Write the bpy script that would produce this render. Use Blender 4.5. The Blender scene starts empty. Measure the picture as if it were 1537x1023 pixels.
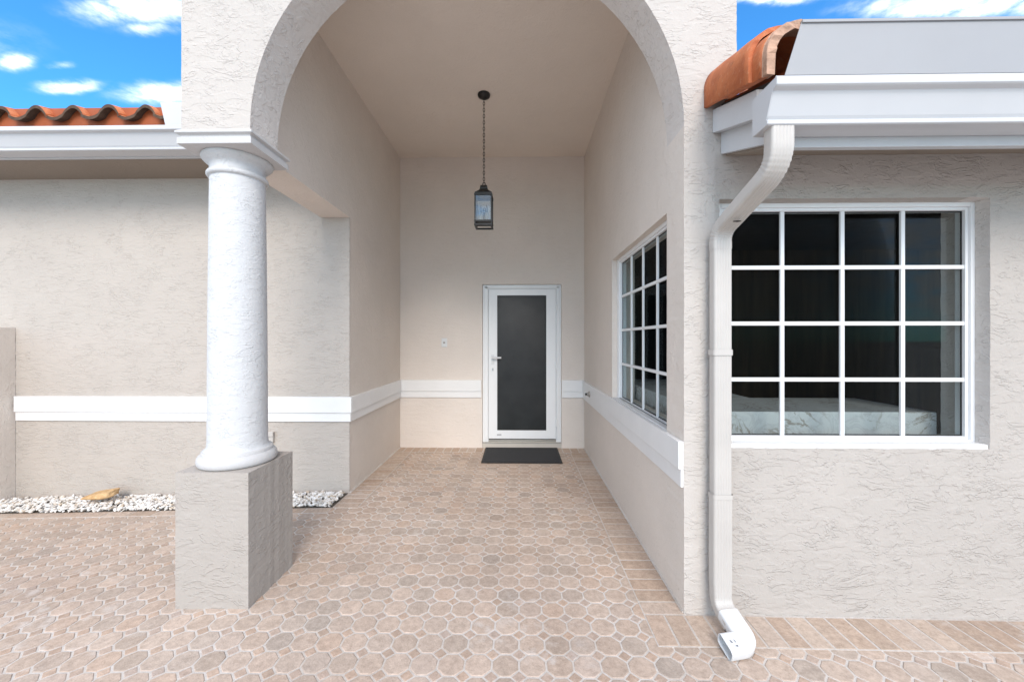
import bpy, bmesh, math, random
from mathutils import Vector, Matrix, noise
from mathutils.geometry import tessellate_polygon
R = math.radians
S = bpy.context.scene
COL = S.collection

# ------------------------------------------------------------------ camera, sky, sun, exposure
cam = bpy.data.objects.new('camera', bpy.data.cameras.new('camera'))
COL.objects.link(cam)
cam.location = (0, 0, 1.42)
cam.rotation_euler = (R(90), 0, R(1.02))
cam.data.sensor_width = 36
cam.data.lens = 590 / 1537 * 36
cam.data.shift_y = -0.001
cam.data.clip_start = 0.02
cam.data.clip_end = 5000
S.camera = cam
S.view_settings.view_transform = 'Standard'
S.view_settings.look = 'None'
S.view_settings.gamma = 1
S.view_settings.exposure = 0.96
SUN_EL, SUN_AZ = 35.0, 173.0          # azimuth from +Y clockwise: behind the camera, a little to the right
S.cycles.max_bounces = 10
S.cycles.diffuse_bounces = 6

sun = bpy.data.objects.new('sun', bpy.data.lights.new('sun', 'SUN'))
COL.objects.link(sun)
sun.data.energy = 1.5
sun.data.angle = R(27)
sun.data.color = (1.0, 0.895, 0.79)
sd = Vector((math.sin(R(SUN_AZ)) * math.cos(R(SUN_EL)), math.cos(R(SUN_AZ)) * math.cos(R(SUN_EL)), math.sin(R(SUN_EL))))
sun.rotation_euler = sd.to_track_quat('Z', 'Y').to_euler()


class NT:
    """small node-tree helper"""
    def __init__(s, tree):
        s.t = tree
    def n(s, typ, **kw):
        nd = s.t.nodes.new(typ)
        for k, v in kw.items():
            setattr(nd, k, v)
        return nd
    def put(s, sock, v):
        if v is None:
            return
        if hasattr(v, 'is_linked') or hasattr(v, 'links'):
            s.t.links.new(v, sock)
        else:
            sock.default_value = v
    def m(s, op, a, b=None, c=None, clamp=False):
        nd = s.n('ShaderNodeMath', operation=op, use_clamp=clamp)
        for i, v in enumerate((a, b, c)):
            s.put(nd.inputs[i], v)
        return nd.outputs[0]
    def noise(s, vec, scale, detail=2, rough=0.5, dist=0.0):
        nd = s.n('ShaderNodeTexNoise')
        s.put(nd.inputs['Vector'], vec)
        nd.inputs['Scale'].default_value = scale
        nd.inputs['Detail'].default_value = detail
        nd.inputs['Roughness'].default_value = rough
        nd.inputs['Distortion'].default_value = dist
        return nd.outputs['Fac']
    def rng(s, v, a, b, c=0.0, d=1.0, smooth=False):
        nd = s.n('ShaderNodeMapRange')
        if smooth:
            nd.interpolation_type = 'SMOOTHSTEP'
        s.put(nd.inputs['Value'], v)
        for k, x in (('From Min', a), ('From Max', b), ('To Min', c), ('To Max', d)):
            nd.inputs[k].default_value = x
        return nd.outputs[0]
    def mix(s, f, a, b, blend='MIX'):
        nd = s.n('ShaderNodeMix', data_type='RGBA', blend_type=blend)
        s.put(nd.inputs[0], f)
        for sock, v in ((nd.inputs[6], a), (nd.inputs[7], b)):
            if isinstance(v, tuple):
                sock.default_value = (*v, 1)[:4]
            else:
                s.put(sock, v)
        return nd.outputs[2]
    def mapping(s, vec, scale=(1, 1, 1), loc=(0, 0, 0), rot=(0, 0, 0)):
        nd = s.n('ShaderNodeMapping')
        s.put(nd.inputs['Vector'], vec)
        nd.inputs['Scale'].default_value = scale
        nd.inputs['Location'].default_value = loc
        nd.inputs['Rotation'].default_value = rot
        return nd.outputs[0]


# sky: Nishita plus fair-weather clouds laid out by compass direction and height, plus added fill cloud
world = bpy.data.worlds.new('World')
S.world = world
world.use_nodes = True
wt = NT(world.node_tree)
world.node_tree.nodes.clear()
out = wt.n('ShaderNodeOutputWorld')
sky = wt.n('ShaderNodeTexSky', sky_type='NISHITA', sun_disc=False, sun_elevation=R(SUN_EL), sun_rotation=R(SUN_AZ))
sky.air_density = 1.0
sky.dust_density = 0.3
sky.ozone_density = 3.0
tint = wt.mix(1.0, sky.outputs[0], (0.36, 0.96, 1.32), 'MULTIPLY')
bg = wt.n('ShaderNodeBackground')
SKY_STRENGTH = 0.135
bg.inputs['Strength'].default_value = SKY_STRENGTH
tc = wt.n('ShaderNodeTexCoord')
sep = wt.n('ShaderNodeSeparateXYZ')
wt.put(sep.inputs[0], tc.outputs['Generated'])
wob = wt.n('ShaderNodeTexNoise')
wt.put(wob.inputs['Vector'], wt.mapping(tc.outputs['Generated'], (1, 1, 2.2)))
wob.inputs['Scale'].default_value = 13
wob.inputs['Detail'].default_value = 6
wob.inputs['Roughness'].default_value = 0.6
wsep = wt.n('ShaderNodeSeparateColor')
wt.put(wsep.inputs[0], wob.outputs['Color'])
# clouds ahead are placed by their direction (sideways and upwards slope against due north)
fwd = wt.m('MAXIMUM', sep.outputs[1], 0.05)
az = wt.m('DIVIDE', sep.outputs[0], fwd)
el = wt.m('DIVIDE', sep.outputs[2], fwd)
az = wt.m('ADD', az, wt.m('MULTIPLY', wt.m('SUBTRACT', wsep.outputs[0], 0.5), 0.10))
el = wt.m('ADD', el, wt.m('MULTIPLY', wt.m('SUBTRACT', wsep.outputs[1], 0.5), 0.045))
tot = None
for a, e, w, h, k in ((-0.981, 0.858, 0.178, 0.041, 1), (-1.168, 0.659, 0.085, 0.017, 0.95), (-0.917, 0.636, 0.127, 0.029, 1), (-1.317, 0.724, 0.058, 0.024, 0.95), (-0.961, 0.803, 0.093, 0.019, 0.55), (1.053, 0.831, 0.22, 0.034, 1), (1.222, 0.847, 0.153, 0.047, 1), (0.629, 0.859, 0.127, 0.017, 0.75), (-1.192, 0.715, 0.037, 0.01, 0.5), (-1.829, 0.763, 0.424, 0.085, 1), (1.9, 0.797, 0.424, 0.085, 1)):
    da = wt.m('DIVIDE', wt.m('SUBTRACT', az, a), w)
    de = wt.m('DIVIDE', wt.m('SUBTRACT', el, e), h)
    d = wt.m('ADD', wt.m('MULTIPLY', da, da), wt.m('MULTIPLY', de, de))
    g = wt.m('MULTIPLY', wt.m('EXPONENT', wt.m('MULTIPLY', d, -1.0)), k)
    tot = g if tot is None else wt.m('MAXIMUM', tot, g)
# white cloud added out of view, overhead and behind, to fill the porch light
fill_cov = wt.m('MAXIMUM', wt.rng(sep.outputs[2], 0.72, 0.88, 0, 1, True), wt.rng(sep.outputs[1], 0.40, 0.05, 0, 1, True))
fill_cov = wt.m('MULTIPLY', fill_cov, wt.rng(wt.noise(wt.mapping(tc.outputs['Generated'], (1, 1, 1.6)), 2.6, 5, .6), .30, .50, 0, 1, True))
fill_cov = wt.m('MULTIPLY', fill_cov, wt.rng(sep.outputs[2], -0.03, 0.07, 0, 1, True))
tot = wt.m('MAXIMUM', tot, wt.m('MULTIPLY', fill_cov, .95))
fine = wt.noise(wt.mapping(tc.outputs['Generated'], (1, 1, 2.5)), 26, 7, 0.62)
cl = wt.m('MULTIPLY', tot, wt.rng(fine, 0.28, 0.66, 0.35, 1.15))
cl = wt.rng(cl, 0.06, 1.05, 0, 1, True)
skyc = wt.mix(cl, tint, (7.4, 7.7, 8.2))
wt.put(bg.inputs['Color'], skyc)
wt.put(out.inputs[0], bg.outputs[0])


# ------------------------------------------------------------------ materials
def new_mat(name):
    m = bpy.data.materials.new(name)
    m.use_nodes = True
    t = NT(m.node_tree)
    b = m.node_tree.nodes['Principled BSDF']
    tc = t.n('ShaderNodeTexCoord')
    return m, t, b, tc.outputs['Object']


def bump(t, b, h, dist, strength=1.0):
    nd = t.n('ShaderNodeBump')
    nd.inputs['Distance'].default_value = dist
    nd.inputs['Strength'].default_value = strength
    t.put(nd.inputs['Height'], h)
    t.put(b.inputs['Normal'], nd.outputs[0])


def stucco(name, col, scale=1.0, depth=0.006, rough=0.9, seed=0.0, lines=1.0, dirt=0.06, flat=1.75, cover=0.0):
    """skip-trowelled stucco: smooth plates that end in short crooked ridges, over a fine grain"""
    m, t, b, P = new_mat(name)
    P0 = t.mapping(P, (1, 1, 1), (seed, seed * 1.7, seed * .6))
    Ps = t.mapping(P0, (0.8, 0.8, flat))
    warp = t.n('ShaderNodeVectorMath', operation='ADD')
    wn = t.n('ShaderNodeTexNoise')
    t.put(wn.inputs['Vector'], P0)
    wn.inputs['Scale'].default_value = 3.0
    t.put(warp.inputs[0], Ps)
    sc_ = t.n('ShaderNodeVectorMath', operation='SCALE')
    t.put(sc_.inputs[0], wn.outputs['Color'])
    sc_.inputs['Scale'].default_value = 0.35
    t.put(warp.inputs[1], sc_.outputs[0])
    # thin raised trowel ridges: broken contour lines, mostly level
    def ridge(vec, sc, k, w):
        n = t.noise(vec, sc, 3.0, 0.55, 0.15)
        tri = t.m('MULTIPLY', t.m('ABSOLUTE', t.m('SUBTRACT', t.m('FRACT', t.m('MULTIPLY', n, k)), 0.5)), 2.0)
        return t.rng(tri, w, 1.0, 0.0, 1.0, True)
    e1 = ridge(warp.outputs[0], 7 * scale, 4.5, 0.55)
    mk = t.rng(t.noise(P0, 4.5 * scale, 5, 0.68), 0.47 - cover, 0.62 - cover, 0.0, 1.0, True)
    Pr = t.mapping(P0, (1.1, 1.1, 1.5), (4, 2, 9), (0.4, 0.6, 0.3))
    e2 = ridge(Pr, 12 * scale, 3.5, 0.5)
    mk2 = t.rng(t.noise(P0, 6 * scale, 4, 0.66), 0.49 - cover, 0.64 - cover, 0.0, 1.0, True)
    # shallow plates left by the trowel
    plate_ = t.rng(t.noise(Ps, 5.5 * scale, 2, 0.5, 0.3), 0.46, 0.54, 0.0, 0.55, True)
    lump = t.noise(P0, 16 * scale, 3, 0.55)
    grain = t.noise(P0, 120, 3, 0.7)
    h = t.m('ADD', t.m('MULTIPLY', t.m('MULTIPLY', e1, mk), 0.7 * lines), t.m('MULTIPLY', t.m('MULTIPLY', e2, mk2), 0.5 * lines))
    h = t.m('ADD', h, t.m('MULTIPLY', plate_, 0.8 * lines))
    h = t.m('ADD', h, t.m('MULTIPLY', lump, 0.45))
    h = t.m('ADD', h, t.m('MULTIPLY', grain, 0.22))
    bump(t, b, h, depth)
    v = t.rng(t.noise(P0, 1.1, 4, 0.6), 0.3, 0.7, 1 - dirt, 1 + dirt * .5)
    v = t.m('MULTIPLY', v, t.rng(grain, 0.3, 0.7, 0.965, 1.03))
    c = t.mix(1.0, col, (1, 1, 1), 'MULTIPLY')
    cc = t.n('ShaderNodeVectorMath', operation='SCALE')
    t.put(cc.inputs[0], c)
    t.put(cc.inputs['Scale'], v)
    t.put(b.inputs['Base Color'], cc.outputs[0])
    b.inputs['Roughness'].default_value = rough
    b.inputs['Specular IOR Level'].default_value = 0.2
    return m


def plain(name, col, rough=0.5, metal=0.0, spec=0.5, var=0.04, vs=6.0, bdist=0.0, bscale=60.0):
    m, t, b, P = new_mat(name)
    n = t.noise(P, vs, 5, 0.62)
    lo = tuple(c * (1 - var) for c in col)
    hi = tuple(min(1, c * (1 + var)) for c in col)
    t.put(b.inputs['Base Color'], t.mix(t.rng(n, .3, .7), lo, hi))
    t.put(b.inputs['Roughness'], t.rng(t.noise(P, vs * 3, 3), .3, .7, rough * .9, min(1, rough * 1.12)))
    b.inputs['Metallic'].default_value = metal
    b.inputs['Specular IOR Level'].default_value = spec
    if bdist:
        bump(t, b, t.noise(P, bscale, 3), bdist)
    return m


M = {}
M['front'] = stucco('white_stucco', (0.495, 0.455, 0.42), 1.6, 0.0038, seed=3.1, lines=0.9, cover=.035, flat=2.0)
def shade_right_wall(m, col):
    """shade put into the colour of the wall right of the downspout"""
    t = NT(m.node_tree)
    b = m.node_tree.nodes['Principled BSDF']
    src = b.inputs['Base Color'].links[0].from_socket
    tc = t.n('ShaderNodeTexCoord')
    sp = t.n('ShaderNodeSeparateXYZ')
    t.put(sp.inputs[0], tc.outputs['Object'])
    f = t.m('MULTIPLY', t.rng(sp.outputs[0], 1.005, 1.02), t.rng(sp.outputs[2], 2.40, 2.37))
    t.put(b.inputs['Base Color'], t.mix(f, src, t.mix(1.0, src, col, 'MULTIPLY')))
shade_right_wall(M['front'], (.86, .855, .85))  # same stucco, darkened right of the downspout to stand in for shade
M['wall'] = stucco('beige_stucco', (0.465, 0.42, 0.378), 1.7, 0.0036, seed=1.3, lines=0.65, flat=3.0, cover=.04)
M['porch'] = stucco('porch_stucco', (0.69, 0.62, 0.558), 1.8, 0.0040, seed=8.4, lines=0.6, flat=0.7)  # same paint as the wing wall, lightened to stand in for porch light
M['reveal'] = stucco('reveal_stucco', (0.62, 0.575, 0.54), 2.1, 0.0040, seed=9.1, lines=0.95)  # front stucco lightened on the reveals to make up for missing light
M['back'] = stucco('porch_back_stucco', (0.67, 0.605, 0.55), 1.8, 0.0034, seed=4.4, lines=0.5, flat=2.6)  # lighter copy of the wall paint; porch brightness put into the colour
M['soffit'] = stucco('soffit_stucco', (0.27, 0.225, 0.185), 1.7, 0.003, seed=7.7, lines=0.5)  # shade under the eaves put into the stucco colour
M['ceiling'] = stucco('ceiling_stucco', (0.745, 0.665, 0.59), 1.7, 0.003, seed=5.2, lines=0.4)
M['pedestal'] = stucco('taupe_stucco', (0.385, 0.348, 0.315), 1.4, 0.0032, seed=6.6, lines=0.9, cover=.02, flat=1.9)
M['column'] = stucco('white_cast_stone', (0.555, 0.555, 0.56), 2.8, 0.0029, rough=0.7, seed=2.2, lines=0.7, dirt=0.03)
M['mould'] = stucco('white_moulding', (0.52, 0.51, 0.505), 2.5, 0.0015, rough=0.6, seed=2.9, lines=0.5, dirt=0.05)
M['trim'] = plain('white_trim_paint', (0.74, 0.735, 0.73), 0.42, var=0.02, bdist=0.0006, bscale=25)
M['metal'] = plain('white_gutter_metal', (0.52, 0.525, 0.54), 0.35, var=0.02, vs=3)
M['panel'] = plain('grey_white_sheet_metal', (0.30, 0.30, 0.31), 0.5, var=0.03, vs=2.0, bdist=0.002, bscale=3)
M['fascia'] = plain('fascia_paint', (0.50, 0.51, 0.525), 0.45, var=0.03, bdist=0.0006, bscale=30)
M['pipe'] = plain('cream_downspout_metal', (0.47, 0.44, 0.41), 0.5, var=0.04, vs=7)
M['vinyl'] = plain('white_window_vinyl', (0.76, 0.765, 0.77), 0.35, var=0.015)
M['black'] = plain('black_iron', (0.012, 0.011, 0.010), 0.45, var=0.2, spec=0.4)
M['gasket'] = plain('black_gasket', (0.01, 0.01, 0.01), 0.6)
M['chrome'] = plain('brushed_chrome', (0.45, 0.45, 0.46), 0.28, metal=1.0)
M['steel'] = plain('dull_metal', (0.38, 0.36, 0.33), 0.4, metal=0.8)
M['plastic'] = plain('white_plastic', (0.64, 0.645, 0.65), 0.35)
M['ink'] = plain('grey_ink', (0.12, 0.13, 0.16), 0.7)
M['dark'] = plain('dark_opening', (0.015, 0.014, 0.013), 0.9)
M['sticker'] = plain('grey_sticker', (0.42, 0.42, 0.43), 0.6)
M['candle'] = plain('ivory_candle_sleeve', (0.55, 0.50, 0.42), 0.5)
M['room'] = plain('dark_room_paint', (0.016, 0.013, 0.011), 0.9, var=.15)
M['soil'] = plain('dark_soil', (0.09, 0.075, 0.06), 0.95, var=.3, vs=20, bdist=.01)
M['deck'] = plain('roof_underlay', (0.10, 0.09, 0.08), 0.9)
M['sill_stone'] = plain('beige_threshold', (0.50, 0.46, 0.41), 0.7, bdist=.001)

def grout_mat():
    m, t, b, P = new_mat('pale_sand_grout')
    n = t.noise(P, 60, 5, .7)
    n2 = t.noise(P, 1.5, 4)
    c = t.mix(t.rng(n, .3, .7), (0.50, 0.465, 0.43), (0.64, 0.605, 0.575))
    c = t.mix(t.rng(n2, .35, .65), c, t.mix(1.0, c, (0.84, .80, .76), 'MULTIPLY'))
    t.put(b.inputs['Base Color'], c)
    b.inputs['Roughness'].default_value = .95
    bump(t, b, n, .004)
    return m
M['grout'] = grout_mat()

TONE = (1.17, 1.14, 1.12)
def paver_mat(name, stops, grain_amt=1.0):
    m, t, b, P = new_mat(name)
    geo = t.n('ShaderNodeNewGeometry')
    rnd = geo.outputs['Random Per Island']
    cr = t.n('ShaderNodeValToRGB')
    cr.color_ramp.interpolation = 'LINEAR'
    e = cr.color_ramp.elements
    e[0].position, e[0].color = 0, (*stops[0], 1)
    e[1].position, e[1].color = 1, (*stops[-1], 1)
    for i, s in enumerate(stops[1:-1]):
        x = e.new((i + 1) / (len(stops) - 1))
        x.color = (*s, 1)
    t.put(cr.inputs[0], rnd)
    # mottling that differs from paver to paver
    off = t.n('ShaderNodeCombineXYZ')
    t.put(off.inputs[2], t.m('MULTIPLY', rnd, 40.0))
    va = t.n('ShaderNodeVectorMath', operation='ADD')
    t.put(va.inputs[0], P)
    t.put(va.inputs[1], off.outputs[0])
    V = va.outputs[0]
    mott = t.noise(V, 34, 6, .72)
    c = t.mix(t.rng(mott, .36, .66), t.mix(1.0, cr.outputs[0], (0.80, .78, .77), 'MULTIPLY'), t.mix(1.0, cr.outputs[0], (1.10, 1.09, 1.09), 'MULTIPLY'))
    # whitish bloom of lime on some of them
    bl = t.m('MULTIPLY', t.rng(t.noise(V, 11, 4, .6), .54, .72, 0, 1, True), t.rng(t.noise(P, .9, 3), .45, .62, 0, .55, True))
    c = t.mix(bl, c, (0.56, 0.54, 0.52))
    big = t.noise(P, .75, 4, .6)
    c = t.mix(t.rng(big, .40, .66, 0, .7), c, t.mix(1.0, c, (.80, .77, .76), 'MULTIPLY'))
    sp = t.noise(V, 120, 3, .7)
    c = t.mix(t.rng(sp, .58, .70, 0, .42), c, (0.17, 0.125, 0.095))
    c = t.mix(t.rng(sp, .28, .40, .35, 0), c, (0.66, 0.58, 0.50))
    c = t.mix(1.0, c, TONE, 'MULTIPLY')
    t.put(b.inputs['Base Color'], c)
    b.inputs['Roughness'].default_value = .82
    b.inputs['Specular IOR Level'].default_value = .3
    h = t.m('ADD', t.m('MULTIPLY', mott, .6), t.m('MULTIPLY', sp, .35))
    bump(t, b, h, .0045)
    return m
M['paver'] = paver_mat('octagon_paver', [(.35, .305, .265), (.42, .345, .285), (.46, .385, .325), (.40, .33, .275), (.48, .395, .33), (.37, .32, .275), (.45, .355, .285), (.42, .36, .31), (.36, .30, .25), (.47, .395, .34)])
M['dot'] = paver_mat('diamond_paver', [(.36, .285, .23), (.43, .33, .26), (.38, .32, .28), (.45, .345, .27)])
M['brick'] = paver_mat('border_brick', [(.37, .295, .235), (.43, .35, .285), (.45, .385, .33), (.39, .305, .24), (.46, .385, .32), (.42, .335, .27)])

def terracotta():
    m, t, b, P = new_mat('terracotta')
    geo = t.n('ShaderNodeNewGeometry')
    rnd = geo.outputs['Random Per Island']
    n = t.noise(P, 9, 6, .65)
    n2 = t.noise(P, 38, 5, .7)
    c = t.mix(t.rng(n, .3, .7), (0.36, 0.085, 0.024), (0.62, 0.205, 0.072))
    c = t.mix(t.rng(rnd, 0, 1, 0, .25), c, (0.42, 0.11, 0.04))
    c = t.mix(t.rng(n2, .56, .74, 0, .6), c, (0.55, 0.33, 0.20))
    c = t.mix(t.rng(t.noise(P, 16, 4, .6), .60, .75, 0, .55), c, (0.13, 0.06, 0.035))
    t.put(b.inputs['Base Color'], c)
    b.inputs['Roughness'].default_value = .72
    bump(t, b, t.m('ADD', n2, t.m('MULTIPLY', n, .5)), .004)
    return m
M['tile'] = terracotta()
M['stop'] = plain('orange_bird_stop', (0.33, 0.078, 0.022), .7, var=.15)
M['tile_edge'] = plain('dark_tile_edge', (0.075, 0.042, 0.025), .85, var=.4, vs=14)  # dark brown on tile ends and undersides
M['mortar'] = plain('pink_mortar', (0.44, 0.27, 0.19), .9, var=.25, vs=18, bdist=.012, bscale=30)

def glass_mat(name, refl=0.05, tint=(.86, .90, .90)):
    m, t, b, P = new_mat(name)
    m.node_tree.nodes.remove(b)
    o = m.node_tree.nodes['Material Output']
    tr = t.n('ShaderNodeBsdfTransparent')
    tr.inputs[0].default_value = (*tint, 1)
    gl = t.n('ShaderNodeBsdfGlossy')
    gl.inputs['Roughness'].default_value = 0.02
    gl.inputs['Color'].default_value = (.85, .85, .85, 1)
    fr = t.n('ShaderNodeFresnel')
    fr.inputs[0].default_value = 1.45
    mx = t.n('ShaderNodeMixShader')
    t.put(mx.inputs[0], t.m('MULTIPLY', fr.outputs[0], refl))
    t.put(mx.inputs[1], tr.outputs[0])
    t.put(mx.inputs[2], gl.outputs[0])
    t.put(o.inputs[0], mx.outputs[0])
    return m
M['glass'] = glass_mat('window_glass', .035, (.80, .825, .825))
M['lamp_glass'] = glass_mat('lantern_glass', 1.9, (.82, .86, .88))

def door_glass():
    m, t, b, P = new_mat('screened_door_glass')
    w = t.n('ShaderNodeTexWave', wave_type='BANDS', bands_direction='Z')
    t.put(w.inputs[0], P)
    w.inputs['Scale'].default_value = 60
    n = t.noise(P, 3.0, 4, .6)
    c = t.mix(t.rng(n, .3, .7), (0.012, 0.011, 0.010), (0.022, 0.021, 0.020))
    t.put(b.inputs['Base Color'], c)
    b.inputs['Roughness'].default_value = .22
    b.inputs['Specular IOR Level'].default_value = .32
    bump(t, b, w.outputs[0], .0004)
    return m
M['door_glass'] = door_glass()

def mat_rubber():
    m, t, b, P = new_mat('charcoal_mat_pile')
    w = t.n('ShaderNodeTexWave', wave_type='BANDS', bands_direction='X')
    t.put(w.inputs[0], P)
    w.inputs['Scale'].default_value = 28
    n = t.noise(P, 150, 3, .7)
    c = t.mix(t.rng(n, .3, .7), (0.014, 0.015, 0.017), (0.05, 0.052, 0.057))
    t.put(b.inputs['Base Color'], c)
    b.inputs['Roughness'].default_value = .95
    bump(t, b, t.m('ADD', n, t.m('MULTIPLY', w.outputs[0], .5)), .006)
    return m
M['pile'] = mat_rubber()

def marble():
    m, t, b, P = new_mat('veined_marble')
    w = t.noise(P, 3.5, 6, .6, 2.2)
    v = t.m('ABSOLUTE', t.m('SUBTRACT', w, .5))
    f = t.rng(v, 0, .035, 1, 0, True)
    w2 = t.m('ABSOLUTE', t.m('SUBTRACT', t.noise(P, 7, 5, .6, 1.5), .5))
    f = t.m('MULTIPLY', f, t.rng(t.noise(P, 4, 3), .42, .6))
    c = t.mix(f, (0.66, 0.67, 0.67), (0.36, 0.32, 0.28))
    c = t.mix(t.rng(w2, 0, .05, .35, 0), c, (.45, .44, .43))
    t.put(b.inputs['Base Color'], c)
    b.inputs['Roughness'].default_value = .2
    return m
M['marble'] = marble()

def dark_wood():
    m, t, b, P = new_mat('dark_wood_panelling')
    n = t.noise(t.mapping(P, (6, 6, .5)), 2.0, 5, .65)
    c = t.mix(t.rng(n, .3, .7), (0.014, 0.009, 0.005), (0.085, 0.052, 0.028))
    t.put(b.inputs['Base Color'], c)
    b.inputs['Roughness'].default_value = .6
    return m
M['wood'] = dark_wood()

def shell_mat():
    m, t, b, P = new_mat('white_shell_stone')
    geo = t.n('ShaderNodeNewGeometry')
    rnd = geo.outputs['Random Per Island']
    cr = t.n('ShaderNodeValToRGB')
    e = cr.color_ramp.elements
    e[0].color = (.82, .80, .77, 1)
    e[1].color = (.74, .70, .63, 1)
    for p, c in ((.25, (.85, .84, .83)), (.5, (.62, .58, .53)), (.62, (.86, .85, .84)), (.86, (.55, .45, .34)), (.93, (.80, .78, .76))):
        x = e.new(p); x.color = (*c, 1)
    t.put(cr.inputs[0], rnd)
    n = t.noise(P, 45, 4, .6)
    t.put(b.inputs['Base Color'], t.mix(t.rng(n, .35, .7, 0, .35), cr.outputs[0], t.mix(1.0, cr.outputs[0], (.7, .66, .6), 'MULTIPLY')))
    b.inputs['Roughness'].default_value = .6
    bump(t, b, n, .004)
    return m
M['shell'] = shell_mat()

def sandstone():
    m, t, b, P = new_mat('tan_sandstone')
    n = t.noise(P, 14, 5, .65)
    c = t.mix(t.rng(n, .3, .7), (0.42, 0.235, 0.095), (0.66, 0.46, 0.25))
    t.put(b.inputs['Base Color'], c)
    b.inputs['Roughness'].default_value = .9
    bump(t, b, n, .01)
    return m
M['sandstone'] = sandstone()


# ------------------------------------------------------------------ mesh helpers
def link_mesh(name, me, mats, parent=None):
    o = bpy.data.objects.new(name, me)
    COL.objects.link(o)
    for m in (mats if isinstance(mats, (list, tuple)) else [mats]):
        me.materials.append(m)
    if parent is not None:
        o.parent = parent
        o.matrix_parent_inverse = Matrix.Translation(-parent_world(parent))
    return o


def parent_world(p):
    """where a thing's Empty stands; its mesh parts are built in world coordinates"""
    return Vector(p.location) if p.type == 'EMPTY' else Vector((0, 0, 0))


class MB:
    def __init__(s):
        s.bm = bmesh.new()
    def box(s, x0, x1, y0, y1, z0, z1, mi=0):
        v = [s.bm.verts.new((x, y, z)) for z in (z0, z1) for y in (y0, y1) for x in (x0, x1)]
        for f in ((0, 2, 3, 1), (4, 5, 7, 6), (0, 1, 5, 4), (2, 6, 7, 3), (0, 4, 6, 2), (1, 3, 7, 5)):
            s.bm.faces.new([v[i] for i in f]).material_index = mi
        return s
    def prism(s, pts, axis, a, b, mi=0):
        """closed polygon pts (u,v) swept along axis from a to b; X:(u,v)=(y,z) Y:(x,z) Z:(x,y)"""
        def P(u, v, w):
            return {'X': (w, u, v), 'Y': (u, w, v), 'Z': (u, v, w)}[axis]
        va = [s.bm.verts.new(P(u, v, a)) for u, v in pts]
        vb = [s.bm.verts.new(P(u, v, b)) for u, v in pts]
        n = len(pts)
        s.bm.faces.new(va).material_index = mi
        s.bm.faces.new(vb[::-1]).material_index = mi
        for i in range(n):
            s.bm.faces.new((va[i], vb[i], vb[(i + 1) % n], va[(i + 1) % n])).material_index = mi
        return s
    def lathe(s, prof, cx, cy, seg=48, mi=0, smooth=True):
        rings = []
        for r, z in prof:
            if r < 1e-5:
                rings.append([s.bm.verts.new((cx, cy, z))])
            else:
                rings.append([s.bm.verts.new((cx + r * math.cos(2 * math.pi * i / seg), cy + r * math.sin(2 * math.pi * i / seg), z)) for i in range(seg)])
        for A, B in zip(rings, rings[1:]):
            for i in range(seg):
                j = (i + 1) % seg
                if len(A) == 1 and len(B) == 1:
                    continue
                q = [A[0], B[j], B[i]] if len(A) == 1 else ([A[i], A[j], B[0]] if len(B) == 1 else [A[i], A[j], B[j], B[i]])
                f = s.bm.faces.new(q); f.smooth = smooth; f.material_index = mi
        for ring, fl in ((rings[0], True), (rings[-1], False)):
            if len(ring) > 1:
                cap = [s.bm.verts.new(v.co) for v in ring]        # own vertices, so the rim stays crisp
                s.bm.faces.new(cap[::-1] if fl else cap).material_index = mi
        return s
    def tube(s, pts, r, seg=8, mi=0, closed=False):
        pts = [Vector(p) for p in pts]
        n = len(pts)
        rings = []
        up = None
        for i, p in enumerate(pts):
            a = pts[(i - 1) % n] if (closed or i > 0) else p
            b = pts[(i + 1) % n] if (closed or i < n - 1) else p
            d = (b - a).normalized()
            if up is None:
                up = d.orthogonal().normalized()
            up = (up - d * up.dot(d)).normalized()
            w = d.cross(up)
            rings.append([s.bm.verts.new(p + (up * math.cos(2 * math.pi * k / seg) + w * math.sin(2 * math.pi * k / seg)) * r) for k in range(seg)])
        m = n if closed else n - 1
        for i in range(m):
            A, B = rings[i], rings[(i + 1) % n]
            for k in range(seg):
                f = s.bm.faces.new((A[k], A[(k + 1) % seg], B[(k + 1) % seg], B[k])); f.smooth = True; f.material_index = mi
        if not closed:
            s.bm.faces.new(rings[0][::-1]); s.bm.faces.new(rings[-1])
        return s
    def build(s, name, mats, parent=None, bevel=0, seg=2, smooth_angle=None):
        bmesh.ops.recalc_face_normals(s.bm, faces=s.bm.faces)
        me = bpy.data.meshes.new(name)
        s.bm.to_mesh(me)
        s.bm.free()
        o = link_mesh(name, me, mats, parent)
        if bevel:
            md = o.modifiers.new('bevel', 'BEVEL')
            md.width = bevel; md.segments = seg; md.limit_method = 'ANGLE'; md.angle_limit = R(40)
            md.harden_normals = False
        return o


def resample(pts, step, amp, seed):
    """break a closed outline into short lengths and make it slightly uneven, as trowelled arrises are"""
    out = []
    n = len(pts)
    for i in range(n):
        a, b = Vector(pts[i]), Vector(pts[(i + 1) % n])
        k = max(1, int((b - a).length / step))
        d = (b - a).normalized()
        nn = Vector((-d.y, d.x))
        for j in range(k):
            p = a.lerp(b, j / k)
            if j:
                p = p + nn * amp * (noise.noise((p.x * 23 + seed, p.y * 23, 3.3)) + .6 * noise.noise((p.x * 61, p.y * 61 + seed, 1.1)))
            out.append((p.x, p.y))
    return out


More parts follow.
